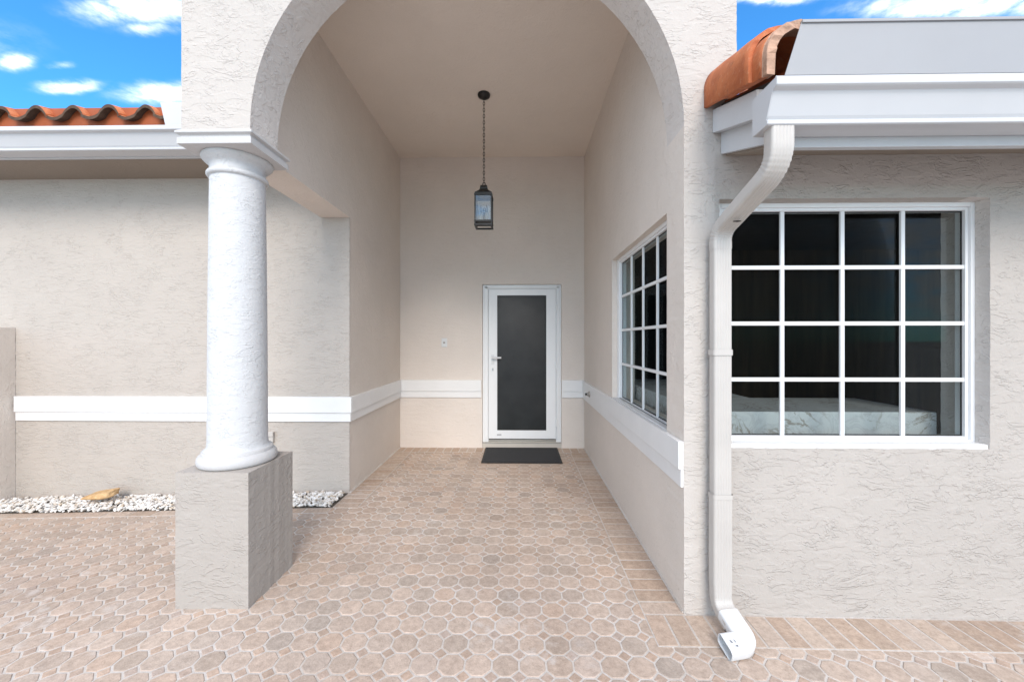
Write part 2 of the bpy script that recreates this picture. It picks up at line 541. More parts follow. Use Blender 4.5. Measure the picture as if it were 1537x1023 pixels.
def plate(name, outline, holes, axis, a, b, mat, parent, bevel=0.006):
    """a wall with openings: outline and holes in the wall's own plane, thickness a..b along axis"""
    polys = [outline] + holes
    flat = [p for poly in polys for p in poly]
    tris = tessellate_polygon([[Vector((u, v, 0)) for u, v in poly] for poly in polys])
    def P(u, v, w):
        return (w, u, v) if axis == 'X' else ((u, w, v) if axis == 'Y' else (u, v, w))
    bm = bmesh.new()
    va = [bm.verts.new(P(u, v, a)) for u, v in flat]
    vb = [bm.verts.new(P(u, v, b)) for u, v in flat]
    for t in tris:
        try:
            bm.faces.new([va[i] for i in t]); bm.faces.new([vb[i] for i in reversed(t)])
        except ValueError:
            pass
    k = 0
    for poly in polys:
        n = len(poly)
        for i in range(n):
            j = (i + 1) % n
            bm.faces.new((va[k + i], va[k + j], vb[k + j], vb[k + i]))
        k += n
    bmesh.ops.recalc_face_normals(bm, faces=bm.faces)
    me = bpy.data.meshes.new(name)
    bm.to_mesh(me); bm.free()
    o = link_mesh(name, me, mat, parent)
    if bevel:
        md = o.modifiers.new('bevel', 'BEVEL')
        md.width = bevel; md.segments = 2; md.limit_method = 'ANGLE'; md.angle_limit = R(50)
    return o


def thing(name, label, cat, loc, group=None):
    o = bpy.data.objects.new(name, None)
    o.empty_display_size = .1
    COL.objects.link(o)
    o.location = loc
    o['label'] = label; o['category'] = cat
    if group:
        o['group'] = group
    return o


def tag(o, label, cat, group=None):
    o['label'] = label; o['category'] = cat
    if group:
        o['group'] = group
    return o


def structure(o):
    o['kind'] = 'structure'
    return o


def rect(u0, u1, v0, v1):
    return [(u0, v0), (u1, v0), (u1, v1), (u0, v1)]


# ------------------------------------------------------------------ key measures (metres)
YF = 2.05            # front wall face
YW = 2.285           # back of the front wall
YB = 5.16            # back wall of the porch
XL, XR = -1.57, 0.855
YL = 3.615           # left wing wall face
ZC = 3.82            # porch ceiling
ACX, ACZ, AR = -0.283, 2.531, 1.137
random.seed(7)


def slope(x):
    """the paving falls gently away on both sides of the porch"""
    if x < -1.6:
        return -0.026 * (-1.6 - x)
    if x > 1.0:
        return -0.006 * (x - 1.0)
    return 0.0


# ------------------------------------------------------------------ ground and paving
mb = MB()
mb.box(-400, 400, -400, 400, -0.40, -0.20)
structure(mb.build('ground', M['sill_stone']))

PITCH = 0.119
bmp = bmesh.new()
def paver(bmx, pts, zt, depth, bev, mi):
    """one paver: flat top with a worn arris, sides down into the joint"""
    c = Vector((sum(p[0] for p in pts) / len(pts), sum(p[1] for p in pts) / len(pts)))
    zj = random.uniform(-.0008, .0008)
    tilt = (random.uniform(-.004, .004), random.uniform(-.004, .004))
    def ring(off, dz):
        r = []
        for p in pts:
            v = Vector(p) - c
            l = v.length
            q = c + v * max(.1, (l - off) / l)
            r.append(bmx.verts.new((q.x, q.y, zt + dz + zj + slope(q.x) + v.x * tilt[0] + v.y * tilt[1])))
        return r
    A, B, C = ring(bev, 0), ring(bev * .25, -bev * .45), ring(0, -depth)
    n = len(pts)
    f = bmx.faces.new(A); f.material_index = mi
    for U, W in ((A, B), (B, C)):
        for i in range(n):
            f = bmx.faces.new((U[i], W[i], W[(i + 1) % n], U[(i + 1) % n])); f.material_index = mi; f.smooth = (U is A)

g = 0.0070
cc = 0.29 * PITCH
x0i, x1i = int(-6.0 / PITCH), int(4.2 / PITCH)
for ix in range(x0i, x1i):
    for iy in range(-12, 30):
        cx = (ix + .5) * PITCH
        cy = 1.658 + (iy + .5) * PITCH
        # keep only what lies in the open paving
        if cy > 5.1 or (cx < XL - .05 and cy > 3.36) or (cx > XR + .1 and cy > 2.1):
            continue
        h = PITCH / 2 - g / 2
        k = h - cc + g * .2
        paver(bmp, [(cx - k, cy - h), (cx + k, cy - h), (cx + h, cy - k), (cx + h, cy + k), (cx + k, cy + h), (cx - k, cy + h), (cx - h, cy + k), (cx - h, cy - k)], 0, .012, .004, 1)
        d = cc - g * .72
        paver(bmp, [(cx + PITCH / 2 - d, cy + PITCH / 2), (cx + PITCH / 2, cy + PITCH / 2 - d), (cx + PITCH / 2 + d, cy + PITCH / 2), (cx + PITCH / 2, cy + PITCH / 2 + d)], 0, .012, .0035, 2)
# joint sand sheet under the field
xs = [-7, -1.6, 1.0, 5]
for a, b in zip(xs, xs[1:]):
    q = [bmp.verts.new((x, y, -.0025 + slope(x))) for x, y in ((a, -3), (b, -3), (b, 5.2), (a, 5.2))]
    bmp.faces.new(q).material_index = 0
# border courses: raised sand strip with bricks laid over the cut octagons
def border(x0, x1, y0, y1, along, n, jit=0.0):
    xm = [x0] + [x for x in (-1.6, 1.0) if x0 < x < x1] + [x1]
    for a, b in zip(xm, xm[1:]):
        top = [bmp.verts.new((x, y, .0015 + slope(x))) for x, y in ((a, y0), (b, y0), (b, y1), (a, y1))]
        bot = [bmp.verts.new((x, y, -.006 + slope(x))) for x, y in ((a, y0), (b, y0), (b, y1), (a, y1))]
        bmp.faces.new(top).material_index = 0
        for i in range(4):
            bmp.faces.new((top[i], bot[i], bot[(i + 1) % 4], top[(i + 1) % 4])).material_index = 0
    for i in range(n):
        e = .0055
        if along == 'y':
            a = y0 + (y1 - y0) * i / n; b = y0 + (y1 - y0) * (i + 1) / n
            p = (x0 + e, x1 - e, a + e, b - e)
        else:
            a = x0 + (x1 - x0) * i / n; b = x0 + (x1 - x0) * (i + 1) / n
            p = (a + e, b - e, y0 + e, y1 - e)
        paver(bmp, [(p[0], p[2]), (p[1], p[2]), (p[1], p[3]), (p[0], p[3])], .0035, .006, .002, 3)
border(.645, XR + .01, 2.045, 4.955, 'y', 29)
border(.645, 4.1, 1.832, 2.045, 'x', 34)
border(.867, 4.1, 2.046, 2.062, 'x', 1)
border(XL - .01, XL + .205, 3.30, 4.955, 'y', 17)
border(XL - .01, XR + .01, 4.955, YB + .01, 'x', 24)
border(-6, XL - .01, 3.20, 3.30, 'x', 21)
bmesh.ops.recalc_face_normals(bmp, faces=bmp.faces)
me = bpy.data.meshes.new('patio')
bmp.to_mesh(me); bmp.free()
patio = structure(link_mesh('patio', me, [M['grout'], M['paver'], M['dot'], M['brick']]))

# ------------------------------------------------------------------ the house
house = thing('house', 'pale stucco house with an arched entry porch, white trim bands and terracotta tile roofs', 'house', (0, YB, 0))

# front wall with the arch and the right-hand window
arc = [(ACX - AR * math.cos(math.pi * i / 80), ACZ + AR * math.sin(math.pi * i / 80)) for i in range(81)]
outline = [(-1.788, ACZ)] + arc + [(XR - .001, -.06), (4.6, -.06), (4.6, 2.52), (1.124, 2.52), (1.124, 4.6), (-1.788, 4.6)]
WX0, WX1, WZ0, WZ1 = 1.035, 2.405, 0.862, 2.148
hole = rect(WX0, WX1, WZ0, WZ1)
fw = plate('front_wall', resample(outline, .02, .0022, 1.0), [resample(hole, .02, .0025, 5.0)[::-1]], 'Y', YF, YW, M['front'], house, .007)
fw.data.materials.append(M['reveal'])
fw.data.materials.append(M['porch'])
#               # arch soffit and jamb, and the returns round the window
for f in fw.data.polygons:
    if abs(f.normal.y) < .3 and f.center.x > .8 and f.center.x < .9 and f.center.z < ACZ:
        f.material_index = 2
    elif abs(f.normal.y) < .3 and ((-1.5 < f.center.x < .9 and f.center.z < 4.0) or (2.3 < f.center.x < 2.5 and .8 < f.center.z < 2.2)):
        f.material_index = 1
fw['label'] = 'bright white rough stucco front wall with the entry arch and a square window opening'

# walls of the porch
SY0, SY1, SZ0, SZ1 = 2.29, 3.625, 0.88, 2.152
plate('porch_wall', rect(YW + .0005, YB + .2, -.06, 4.55), [resample(rect(SY0, SY1, SZ0, SZ1), .025, .0016, 2.0)[::-1]], 'X', XR, 1.06, M['porch'], house, .005)
plate('porch_wall', [(YW + .0005, 2.555), (YL + .012, 2.555), (YL + .012, -.25), (YB + .2, -.25), (YB + .2, 4.55), (YW + .0005, 4.55)], [], 'X', -1.836, XL, M['porch'], house, 0)
DX0, DX1, DZ1 = -.482, .556, 2.15
plate('porch_wall', [(XL, -.06), (DX0, -.06), (DX0, DZ1), (DX1, DZ1), (DX1, -.06), (XR, -.06), (XR, 4.55), (XL, 4.55)], [], 'Y', YB, YB + .2, M['back'], house, .004)
MB().box(XL, XR, YW, YB, ZC, ZC + .12).build('porch_ceiling', M['ceiling'], house)
# left wing wall
MB().prism([(-6.5, -.3), (XL, -.3), (XL, 2.5545), (-1.8365, 2.5545), (-1.8365, 2.95), (-6.5, 2.95)], 'Y', YL, YL + .0115).build('wing_wall', M['wall'], house)
# thin mortar fillets where the walls meet the paving
MB().prism([(XL, -.02), (XL + .014, -.02), (XL + .012, .0065), (XL, .016)], 'Y', YL, YB).build('mortar_fillet', M['grout'], house)
MB().prism([(XR, -.02), (XR, .013), (XR - .008, .0065), (XR - .010, -.02)], 'Y', YF + .01, YB).build('mortar_fillet', M['grout'], house)
# ---- trim bands (upper fascia band over a slimmer lower band)
mb = MB()
mb.box(-4.72, XL + .028, YL - .028, YL, .748, .895)
mb.box(XL, XL + .028, YL, YB - .028, .748, .895)
mb.box(XL, DX0 - .012, YB - .028, YB, .748, .895)
mb.box(DX1 + .004, XR, YB - .028, YB, .748, .895)
mb.box(XR - .028, XR, YF + .004, YB - .028, .748, .893)
mb.build('trim_band', M['trim'], house, .003)
mb = MB()
mb.box(-4.72, XL + .016, YL - .016, YL, .665, .748)
mb.box(XL, XL + .016, YL, YB - .016, .665, .748)
mb.box(XL, DX0 - .012, YB - .016, YB, .665, .748)
mb.box(DX1 + .004, XR, YB - .016, YB, .665, .748)
mb.box(XR - .016, XR, YF + .004, YB - .016, .655, .748)
mb.build('trim_band', M['trim'], house, .003)

# ---- arch impost moulding on the pier
mb = MB()
prof = [(0, 2.452), (.014, 2.452), (.014, 2.486), (.003, 2.491), (.005, 2.500), (.021, 2.508), (.021, 2.518), (.006, 2.531), (0, 2.531)]
x0, x1, y0, y1 = -1.788 + .0, -1.42, YF, 2.36
loops = []
for off, z in [(-.03, 2.452)] + prof[1:-1] + [(-.03, 2.530)]:
    loops.append([mb.bm.verts.new(p) for p in ((x0 - off, y0 - off, z), (x1 + off, y0 - off, z), (x1 + off, y1 + off, z), (x0 - off, y1 + off, z))])
for A, B in zip(loops, loops[1:]):
    for i in range(4):
        mb.bm.faces.new((A[i], A[(i + 1) % 4], B[(i + 1) % 4], B[i]))
mb.bm.faces.new(loops[-1])
mb.box(x0 + .004, x1 - .004, y0 + .004, y1, 2.4525, 2.47)
mb.build('arch_impost', M['mould'], house, .002)

# ---- windows
def window(parent, axis, c, u0, u1, v0, v1, fw_, gu0, gu1, gv0, gv1, flip=1):
    """frame + muntins + one glazing sheet; c is the glass plane, flip the side that faces out (-1 towards -axis)"""
    def B(m, a0, a1, w0, w1, d0, d1):
        lo, hi = sorted((c - d0, c - d1))
        if axis == 'Y':
            m.box(a0, a1, lo, hi, w0, w1)
        else:
            m.box(lo, hi, a0, a1, w0, w1)
    g_ = MB(); B(g_, gu0, gu1, gv0, gv1, -.004, .002)
    win = g_.build('window', M['glass'], parent)
    f = MB()
    for k, (d, s) in enumerate(((.022, 0.0), (.034, .028))):
        a0, a1, b0, b1 = (gu0, gu1, gv0, gv1) if k == 0 else (gu0 - .016, gu1 + .016, gv0 - .016, gv1 + .016)
        o0, o1, p0, p1 = (gu0 - .016, gu1 + .016, gv0 - .016, gv1 + .016) if k == 0 else (u0, u1, v0, v1)
        B(f, o0, a0, p0, p1, -.03, d); B(f, a1, o1, p0, p1, -.03, d)
        B(f, a0, a1, p0, b0, -.03, d); B(f, a0, a1, b1, p1, -.03, d)
    f.build('frame', M['vinyl'], win, .0025)
    for i in range(1, 4):
        m = MB(); u = gu0 + (gu1 - gu0) * i / 4
        B(m, u - .0105, u + .0105, gv0, gv1, .0025, .016)
        m.build('muntin', M['vinyl'], win, .002)
    for i in range(1, 4):
        m = MB(); v = gv0 + (gv1 - gv0) * i / 4
        B(m, gu0, gu1, v - .0105, v + .0105, .0022, .0175)
        m.build('muntin', M['vinyl'], win, .002)
    k = MB()
    for a0, a1, b0, b1 in ((gu0, gu0 + .006, gv0, gv1), (gu1 - .006, gu1, gv0, gv1), (gu0 + .006, gu1 - .006, gv0, gv0 + .006), (gu0 + .006, gu1 - .006, gv1 - .006, gv1)):
        B(k, a0, a1, b0, b1, .002, .006)
    k.build('gasket', M['gasket'], win)
    return win
w1 = window(house, 'Y', 2.150, WX0, WX1, WZ0 + .022, WZ1, .06, 1.095, 2.368, .908, 2.108)
MB().box(WX0 + .001, WX1 - .001, YF + .006, 2.18, WZ0 - .012, WZ0 + .022).build('sill', M['trim'], w1, .006)
w1['label'] = 'window of sixteen panes in the front wall beside the downspout'
w2 = window(house, 'X', .935, SY0, SY1, SZ0 + .018, SZ1, .06, SY0 + .05, SY1 - .075, .905, 2.11)
MB().box(XR + .004, .96, SY0 + .001, SY1 - .001, SZ0 - .012, SZ0 + .018).build('sill', M['trim'], w2, .004)
w2['label'] = 'window of sixteen panes in the side wall of the porch'

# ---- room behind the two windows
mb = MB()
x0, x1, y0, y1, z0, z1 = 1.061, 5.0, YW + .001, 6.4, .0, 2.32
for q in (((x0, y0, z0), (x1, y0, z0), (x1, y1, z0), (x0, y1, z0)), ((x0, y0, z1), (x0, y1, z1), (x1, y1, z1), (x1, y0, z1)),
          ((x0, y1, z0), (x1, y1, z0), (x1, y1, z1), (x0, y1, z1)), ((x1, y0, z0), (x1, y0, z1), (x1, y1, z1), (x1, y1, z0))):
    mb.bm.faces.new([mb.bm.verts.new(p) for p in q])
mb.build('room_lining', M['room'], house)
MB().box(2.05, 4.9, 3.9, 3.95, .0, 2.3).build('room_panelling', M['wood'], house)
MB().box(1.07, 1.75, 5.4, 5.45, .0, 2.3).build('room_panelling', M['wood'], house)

ctr = thing('kitchen_counter', 'white veined marble counter seen through the front window panes', 'counter', (1.7, 2.6, 0))
mb = MB(); mb.box(1.075, 2.40, 2.30, 2.86, .87, 1.005); mb.box(1.075, 1.66, 2.86, 4.2, .87, 1.005)
mb.build('countertop', M['marble'], ctr, .004)
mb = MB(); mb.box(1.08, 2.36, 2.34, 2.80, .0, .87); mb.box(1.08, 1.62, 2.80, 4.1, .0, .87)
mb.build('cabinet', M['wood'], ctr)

# ---- front door
LX0, LX1, LZ0, LZ1 = -.400, .486, .118, 2.088
mb = MB()                                           # fixed frame in the opening
mb.box(DX0 + .002, LX0 - .004, YB + .035, YB + .16, .075, DZ1 - .002)
mb.box(LX1 + .004, DX1 - .002, YB + .035, YB + .16, .075, DZ1 - .002)
mb.box(LX0 - .004, LX1 + .004, YB + .035, YB + .16, LZ1 + .004, DZ1 - .002)
mb.box(DX0 + .03, LX0 - .014, YB + .022, YB + .035, .1, DZ1 - .03)
mb.box(LX1 + .014, DX1 - .03, YB + .022, YB + .035, .1, DZ1 - .03)
mb.box(DX0 + .03, DX1 - .03, YB + .022, YB + .035, LZ1 + .014, DZ1 - .03 + .0)
door = MB().box(LX0, LX1, YB + .03, YB + .08, LZ0, LZ1)
GX0, GX1, GZ0, GZ1 = -.288, .360, .228, 2.008
dl = MB()
dl.box(LX0, GX0, YB + .028, YB + .08, LZ0, LZ1); dl.box(GX1, LX1, YB + .028, YB + .08, LZ0, LZ1)
dl.box(GX0, GX1, YB + .028, YB + .08, LZ0, GZ0); dl.box(GX0, GX1, YB + .028, YB + .08, GZ1, LZ1)
door.bm.free()
door = dl.build('door', M['vinyl'], house)
door['label'] = 'white door with one tall dark glass panel'
mb.build('door_frame', M['vinyl'], door, .002)
MB().box(GX0, GX1, YB + .046, YB + .054, GZ0, GZ1).build('pane', M['door_glass'], door)
mb = MB()
for a in ((GX0, GX0 + .012, GZ0, GZ1), (GX1 - .012, GX1, GZ0, GZ1), (GX0 + .012, GX1 - .012, GZ0, GZ0 + .012), (GX0 + .012, GX1 - .012, GZ1 - .012, GZ1)):
    mb.box(a[0], a[1], YB + .038, YB + .046, a[2], a[3])
mb.build('gasket', M['gasket'], door)
mb = MB()
mb.box(-.366, -.328, YB + .018, YB + .028, 1.10, 1.225)
mb.tube([(-.347, YB + .02, 1.187), (-.347, YB - .03, 1.187)], .010, 10)
mb.tube([(-.352, YB - .03, 1.187), (-.30, YB - .034, 1.187), (-.232, YB - .030, 1.187)], .012, 10)
mb.build('handle', M['plastic'], door, .002)
MB().box(-.356, -.338, YB + .012, YB + .018, 1.015, 1.05).build('lock_cylinder', M['chrome'], door, .003)
for z in (.33, 1.08, 1.84):
    MB().lathe([(.011, z - .05), (.011, z + .05)], LX1 + .006, YB + .018, 12).build('hinge', M['vinyl'], door)
MB().box(-.292, -.232, YB + .0265, YB + .028, .158, .180).build('sticker', M['sticker'], door)
mb = MB(); mb.box(DX0 + .002, DX1 - .002, YB + .012, YB + .16, .06, .075); mb.box(DX0 + .002, DX1 - .002, YB + .04, YB + .16, .075, .1)
mb.build('threshold', M['steel'], door, .002)
MB().box(DX0 + .001, DX1 - .001, YB + .006, YB + .17, -.05, .06).build('door_step', M['sill_stone'], house, .004)
MB().box(DX0, DX1, YB + .17, YB + .19, -.05, DZ1).build('door_backing', M['dark'], house)

# ---- eaves, gutters, roofs
GP = [(0, .135), (0, 0), (.094, 0), (.100, .003), (.100, .014), (.090, .020), (.098, .030), (.126, .088), (.132, .098), (.150, .104), (.156, .108), (.156, .134), (.150, .138), (.144, .134),
      (.144, .116), (.124, .106), (.092, .034), (.086, .006), (.006, .006), (.006, .135)]
def gutter(x0, x1, yb, z, parent, sc=1.0, vs=1.0):
    mb = MB()
    pts = [(yb - d * sc, z + h * sc * vs) for d, h in GP]
    mb.prism(pts, 'X', x0, x1)
    return mb.build('gutter', M['metal'], parent, .0012, 1)

# right-hand eave (low, close to the camera)
EX = 1.0                                          # rake edge
SL = .355
def rz(y, z0, y0=YF):                             # height along the roof slope
    return z0 + SL * (y - y0)
YE = 1.66                                         # fascia face
g1 = gutter(.975, 4.5, YE - .004, 2.262, house, 1.0, 1.14)
g1['label'] = 'wide white gutter along the low right-hand eave'
mb = MB()
mb.prism([(YE - .005 - d, 2.262 + h * 1.14) for d, h in GP[:14]], 'X', .9715, .975)
mb.build('end_cap', M['metal'], g1, .001, 1)
MB().box(1.05, 4.5, YE, YE + .03, 2.222, 2.42).build('fascia', M['fascia'], house, .003)
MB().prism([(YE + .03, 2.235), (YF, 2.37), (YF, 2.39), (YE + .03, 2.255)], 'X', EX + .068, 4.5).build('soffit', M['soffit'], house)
# two stepped rake boards
mb = MB()
mb.prism([(YE + .012, rz(YE + .012, 2.487)), (YF - .0015, 2.487), (YF - .0015, 2.607), (YE + .012, rz(YE + .012, 2.607))], 'X', EX, EX + .04)
mb.build('rake_board', M['fascia'], house, .002)
mb = MB()
mb.prism([(YE + .03, rz(YE + .03, 2.378)), (YF - .0015, 2.378), (YF - .0015, 2.50), (YE + .03, rz(YE + .03, 2.50))], 'X', EX + .042, EX + .068)
mb.build('rake_board', M['fascia'], house, .002)

roof_r = MB()
roof_r.prism([(1.53, rz(1.53, 2.60)), (YF - .002, 2.60), (YF - .002, 2.635), (1.53, rz(1.53, 2.635))], 'X', EX + .045, 4.5)
roof_r.prism([(YF - .002, 2.60), (6.5, rz(6.5, 2.60)), (6.5, rz(6.5, 2.635)), (YF - .002, 2.635)], 'X', 1.126, 4.5)
roof = roof_r.build('roof', M['deck'], house)
roof['label'] = 'low right-hand roof with thick terracotta barrel tiles at its edge'

def barrel(y0, y1, xc, rad0, rad1, zc0, zc1, th, skirt, name, rough_front=0.0, mats=None):
    """a half-round clay tile along the slope, from front end y0 to back end y1, with straight outer skirt"""
    mb = MB()
    N, L = 22, 10
    rings = []
    for k in range(L + 1):
        f = k / L
        y = y0 + (y1 - y0) * f
        rad = rad0 + (rad1 - rad0) * f
        zc = zc0 + (zc1 - zc0) * f
        outr, inr = [], []
        for off, lst in ((0, outr), (th, inr)):
            r = rad - off
            pts = [(-r, -skirt)] + [(-r * math.cos(math.pi * i / N), r * math.sin(math.pi * i / N)) for i in range(N + 1)] + [(r, -skirt * .4)]
            for i, (px, pz) in enumerate(pts):
                dy = 0
                if k == 0 and rough_front:
                    dy = rough_front * (noise.noise((i * .55, off * 40, 2.0)) + .6 * noise.noise((i * 1.7, off * 60, 7.0)))
                nz = .0025 * noise.noise((px * 9, y * 9, pz * 9))
                lst.append(mb.bm.verts.new((xc + px * (1 + nz * 4), y + dy, zc + pz + nz)))
        rings.append((outr, inr))
    for (A, a), (B, b) in zip(rings, rings[1:]):
        for i in range(len(A) - 1):
            f = mb.bm.faces.new((A[i], A[i + 1], B[i + 1], B[i])); f.smooth = True
            f = mb.bm.faces.new((a[i], b[i], b[i + 1], a[i + 1])); f.smooth = True
        for i in (0, len(A) - 1):
            mb.bm.faces.new((A[i], B[i], b[i], a[i]))
    for fl, (A, a) in ((0, rings[0]), (1, rings[-1])):
        for i in range(len(A) - 1):
            f = mb.bm.faces.new((A[i], a[i], a[i + 1], A[i + 1]))
            f.material_index = 1 if fl == 0 else 0
    return mb.build(name, mats or [M['tile'], M['tile_edge']], roof)
TX = EX + .078
zt = lambda y: rz(y, 2.712)
barrel(1.632, 2.049, TX, .136, .122, zt(1.632) + .010, zt(2.049) + .004, .020, .098, 'barrel_tile', .006, [M['tile'], M['tile']])
barrel(1.562, 1.86, TX, .124, .114, zt(1.562) - .004, zt(1.86) - .01, .026, .085, 'barrel_tile', .012, [M['tile'], M['mortar']])
barrel(1.532, 1.59, TX + .004, .127, .122, zt(1.53) - .004, zt(1.59) - .006, .034, .08, 'mortar_bed', .012, [M['mortar'], M['mortar']])
# pan and neighbouring barrels up the roof behind the sheet-metal guard
for i in range(1, 12):
    barrel(1.60, YF + .25 if i else YF, TX + .27 * i, .105, .098, zt(1.60) - .02, zt(2.3) - .02, .018, .05, 'barrel_tile')
mb = MB()
mb.prism([(1.56, rz(1.56, 2.637)), (YF - .004, rz(YF - .004, 2.637)), (YF - .004, rz(YF - .004, 2.652)), (1.56, rz(1.56, 2.652))], 'X', EX + .06, 4.4)
mb.build('pan_tile', M['stop'], roof)
# sheet-metal splash guard standing behind the gutter lip
mb = MB()
a, b = (1.005, 2.420), (1.065, 2.618)
v = []
for y in (1.504, 1.507):
    for x, z in ((a[0], a[1]), (4.5, a[1]), (4.5, b[1]), (b[0], b[1])):
        v.append(mb.bm.verts.new((x, y + (.0 if z < 2.5 else -.004), z)))
for f in ((0, 1, 2, 3), (7, 6, 5, 4), (0, 4, 5, 1), (1, 5, 6, 2), (2, 6, 7, 3), (3, 7, 4, 0)):
    mb.bm.faces.new([v[i] for i in f])
mb.box(b[0], 4.5, 1.494, 1.4995, b[1] - .006, b[1] + .004)
mb.build('splash_guard', M['panel'], g1)
w = MB(); w.box(b[0] + .002, 4.5, 1.50, 1.512, b[1] + .0005, b[1] + .005); w.build('guard_edge', M['steel'], g1)

# left-hand eave
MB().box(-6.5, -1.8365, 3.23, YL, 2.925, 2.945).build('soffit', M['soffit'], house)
MB().box(-6.5, -1.8365, 3.20, 3.23, 2.928, 3.10).build('fascia', M['fascia'], house, .003)
g2 = gutter(-6.5, -1.838, 3.198, 2.935, house, 1.18)
g2['label'] = 'white gutter under the tile edge of the left wing'
mb = MB()
v = []
for y in (3.044, 3.047):
    for x, z in ((-2.781, 3.10), (-1.838, 3.10), (-1.838, 3.289), (-2.824, 3.289)):
        v.append(mb.bm.verts.new((x, y, z)))
for f in ((0, 1, 2, 3), (7, 6, 5, 4), (0, 4, 5, 1), (1, 5, 6, 2), (2, 6, 7, 3), (3, 7, 4, 0)):
    mb.bm.faces.new([v[i] for i in f])
mb.build('splash_guard', M['metal'], g2)
mb = MB()
mb.prism([(3.16, 3.115), (6.5, 3.115 + 3.34 * .3), (6.5, 3.15 + 3.34 * .3), (3.16, 3.15)], 'X', -6.5, -1.838)
roof = mb.build('roof', M['deck'], house)
roof['label'] = 'roof of the left wing edged with S-shaped terracotta tiles'

TP = .297
def s_tile(x0, y0, ln, z0, name):
    """one S tile: a round barrel on the right, a shallow pan on the left"""
    mb = MB()
    N = 26
    def prof(u):
        # u 0..1 across the tile: pan then barrel
        if u < .46:
            return -.024 * math.sin(math.pi * u / .46)
        return .072 * math.sin(math.pi * (u - .46) / .54) ** .8
    rows = []
    for k in range(5):
        f = k / 4
        top, bot = [], []
        for i in range(N + 1):
            u = i / N
            x = x0 + u * (TP + .012)
            z = z0 + f * ln * .3 + prof(u) + .0015 * noise.noise((x * 14, k * 1.3, z0))
            y = y0 + f * ln + (.004 * noise.noise((x * 20, y0, 1)) if k == 0 else 0)
            top.append(mb.bm.verts.new((x, y, z)))
            bot.append(mb.bm.verts.new((x, y, z - .026)))
        rows.append((top, bot))
    for (A, a), (B, b) in zip(rows, rows[1:]):
        for i in range(N):
            f = mb.bm.faces.new((A[i], A[i + 1], B[i + 1], B[i])); f.smooth = True
            f = mb.bm.faces.new((a[i], b[i], b[i + 1], a[i + 1])); f.smooth = True
            f.material_index = 1
        for i in (0, N):
            mb.bm.faces.new((A[i], B[i], b[i], a[i]))
    A, a = rows[0]
    for i in range(N):
        mb.bm.faces.new((A[i], a[i], a[i + 1], A[i + 1])).material_index = 1
    A, a = rows[-1]
    for i in range(N):
        mb.bm.faces.new((A[i], A[i + 1], a[i + 1], a[i]))
    return mb.build(name, [M['tile'], M['tile_edge']], roof)
first = None
for c in range(11):
    for r in range(2):
        x = -2.94 - TP * (c - 2) + .025
        y = 3.085 + r * .36
        z = 3.218 + r * .36 * .3 + .012 * (r == 0)
        s_tile(x + random.uniform(-.004, .004), y + random.uniform(-.006, .006), .42, z + random.uniform(-.002, .002), 'roof_tile')
mb = MB()
mb.box(-6.5, -1.84, 3.145, 3.155, 3.06, 3.31)
mb.build('bird_stop', M['stop'], roof)
for c in range(11):
    x = -2.94 - TP * (c - 2) + .025 + TP * .73
    MB().lathe([(.008, 0), (.008, .006)], 0, 0, 10).build('weep_hole', M['dark'], roof).matrix_basis = Matrix.Translation((x, 3.145, 3.135)) @ Matrix.Rotation(R(90), 4, 'X')

# ------------------------------------------------------------------ column on its pedestal
colm = thing('portico_column', 'white round column on a square taupe stucco pedestal under the arch', 'column', (-1.625, 2.255, 0))
mb = MB()
ped = plate('pedestal', resample(rect(-1.822, -1.430, 2.052, 2.458), .02, .0022, 4.0), [], 'Z', -.06, .718, M['pedestal'], colm, .007)
CX_, CY_ = -1.628, 2.252
mb = MB().lathe([(.178, .7185), (.188, .723), (.1945, .734), (.196, .748), (.1935, .763), (.186, .775), (.175, .781)], CX_, CY_, 96)
mb.lathe([(.1735, .780), (.1735, .797), (.1705, .800)], CX_, CY_, 96)
mb.build('base', M['mould'], colm)
prof = [(.1640, .800), (.156, .806), (.150, .820), (.1468, .85)]
for i in range(1, 24):
    f = i / 24
    prof.append((.1468 - .0115 * f ** 1.5, .85 + f * (2.335 - .85)))
prof.append((.1353, 2.335))
sh = MB().lathe(prof, CX_, CY_, 96).build('shaft', M['column'], colm)
MB().lathe([(.1353, 2.335), (.146, 2.338), (.151, 2.347), (.151, 2.356), (.146, 2.364), (.1375, 2.367), (.136, 2.39), (.138, 2.405), (.147, 2.413), (.162, 2.425), (.173, 2.437), (.176, 2.446), (.174, 2.4515)], CX_, CY_, 96).build('capital', M['column'], colm)

# ------------------------------------------------------------------ downspout
ds = thing('downspout', 'cream ribbed metal downspout running from the right gutter to the paving', 'downspout', (1.02, 1.97, 0))
def fillet(pts, rads, n=10):
    pts = [Vector(p) for p in pts]
    out = [pts[0]]
    for i in range(1, len(pts) - 1):
        a, b, c = pts[i - 1], pts[i], pts[i + 1]
        d0, d1 = (a - b).normalized(), (c - b).normalized()
        ang = math.acos(max(-1, min(1, d0.dot(d1))))
        t = rads[i - 1] / math.tan(ang / 2)
        p0, p1 = b + d0 * t, b + d1 * t
        for k in range(n + 1):
            f = k / n
            q = (p0.lerp(b, f)).lerp(b.lerp(p1, f), f)
            out.append(q)
    out.append(pts[-1])
    return out

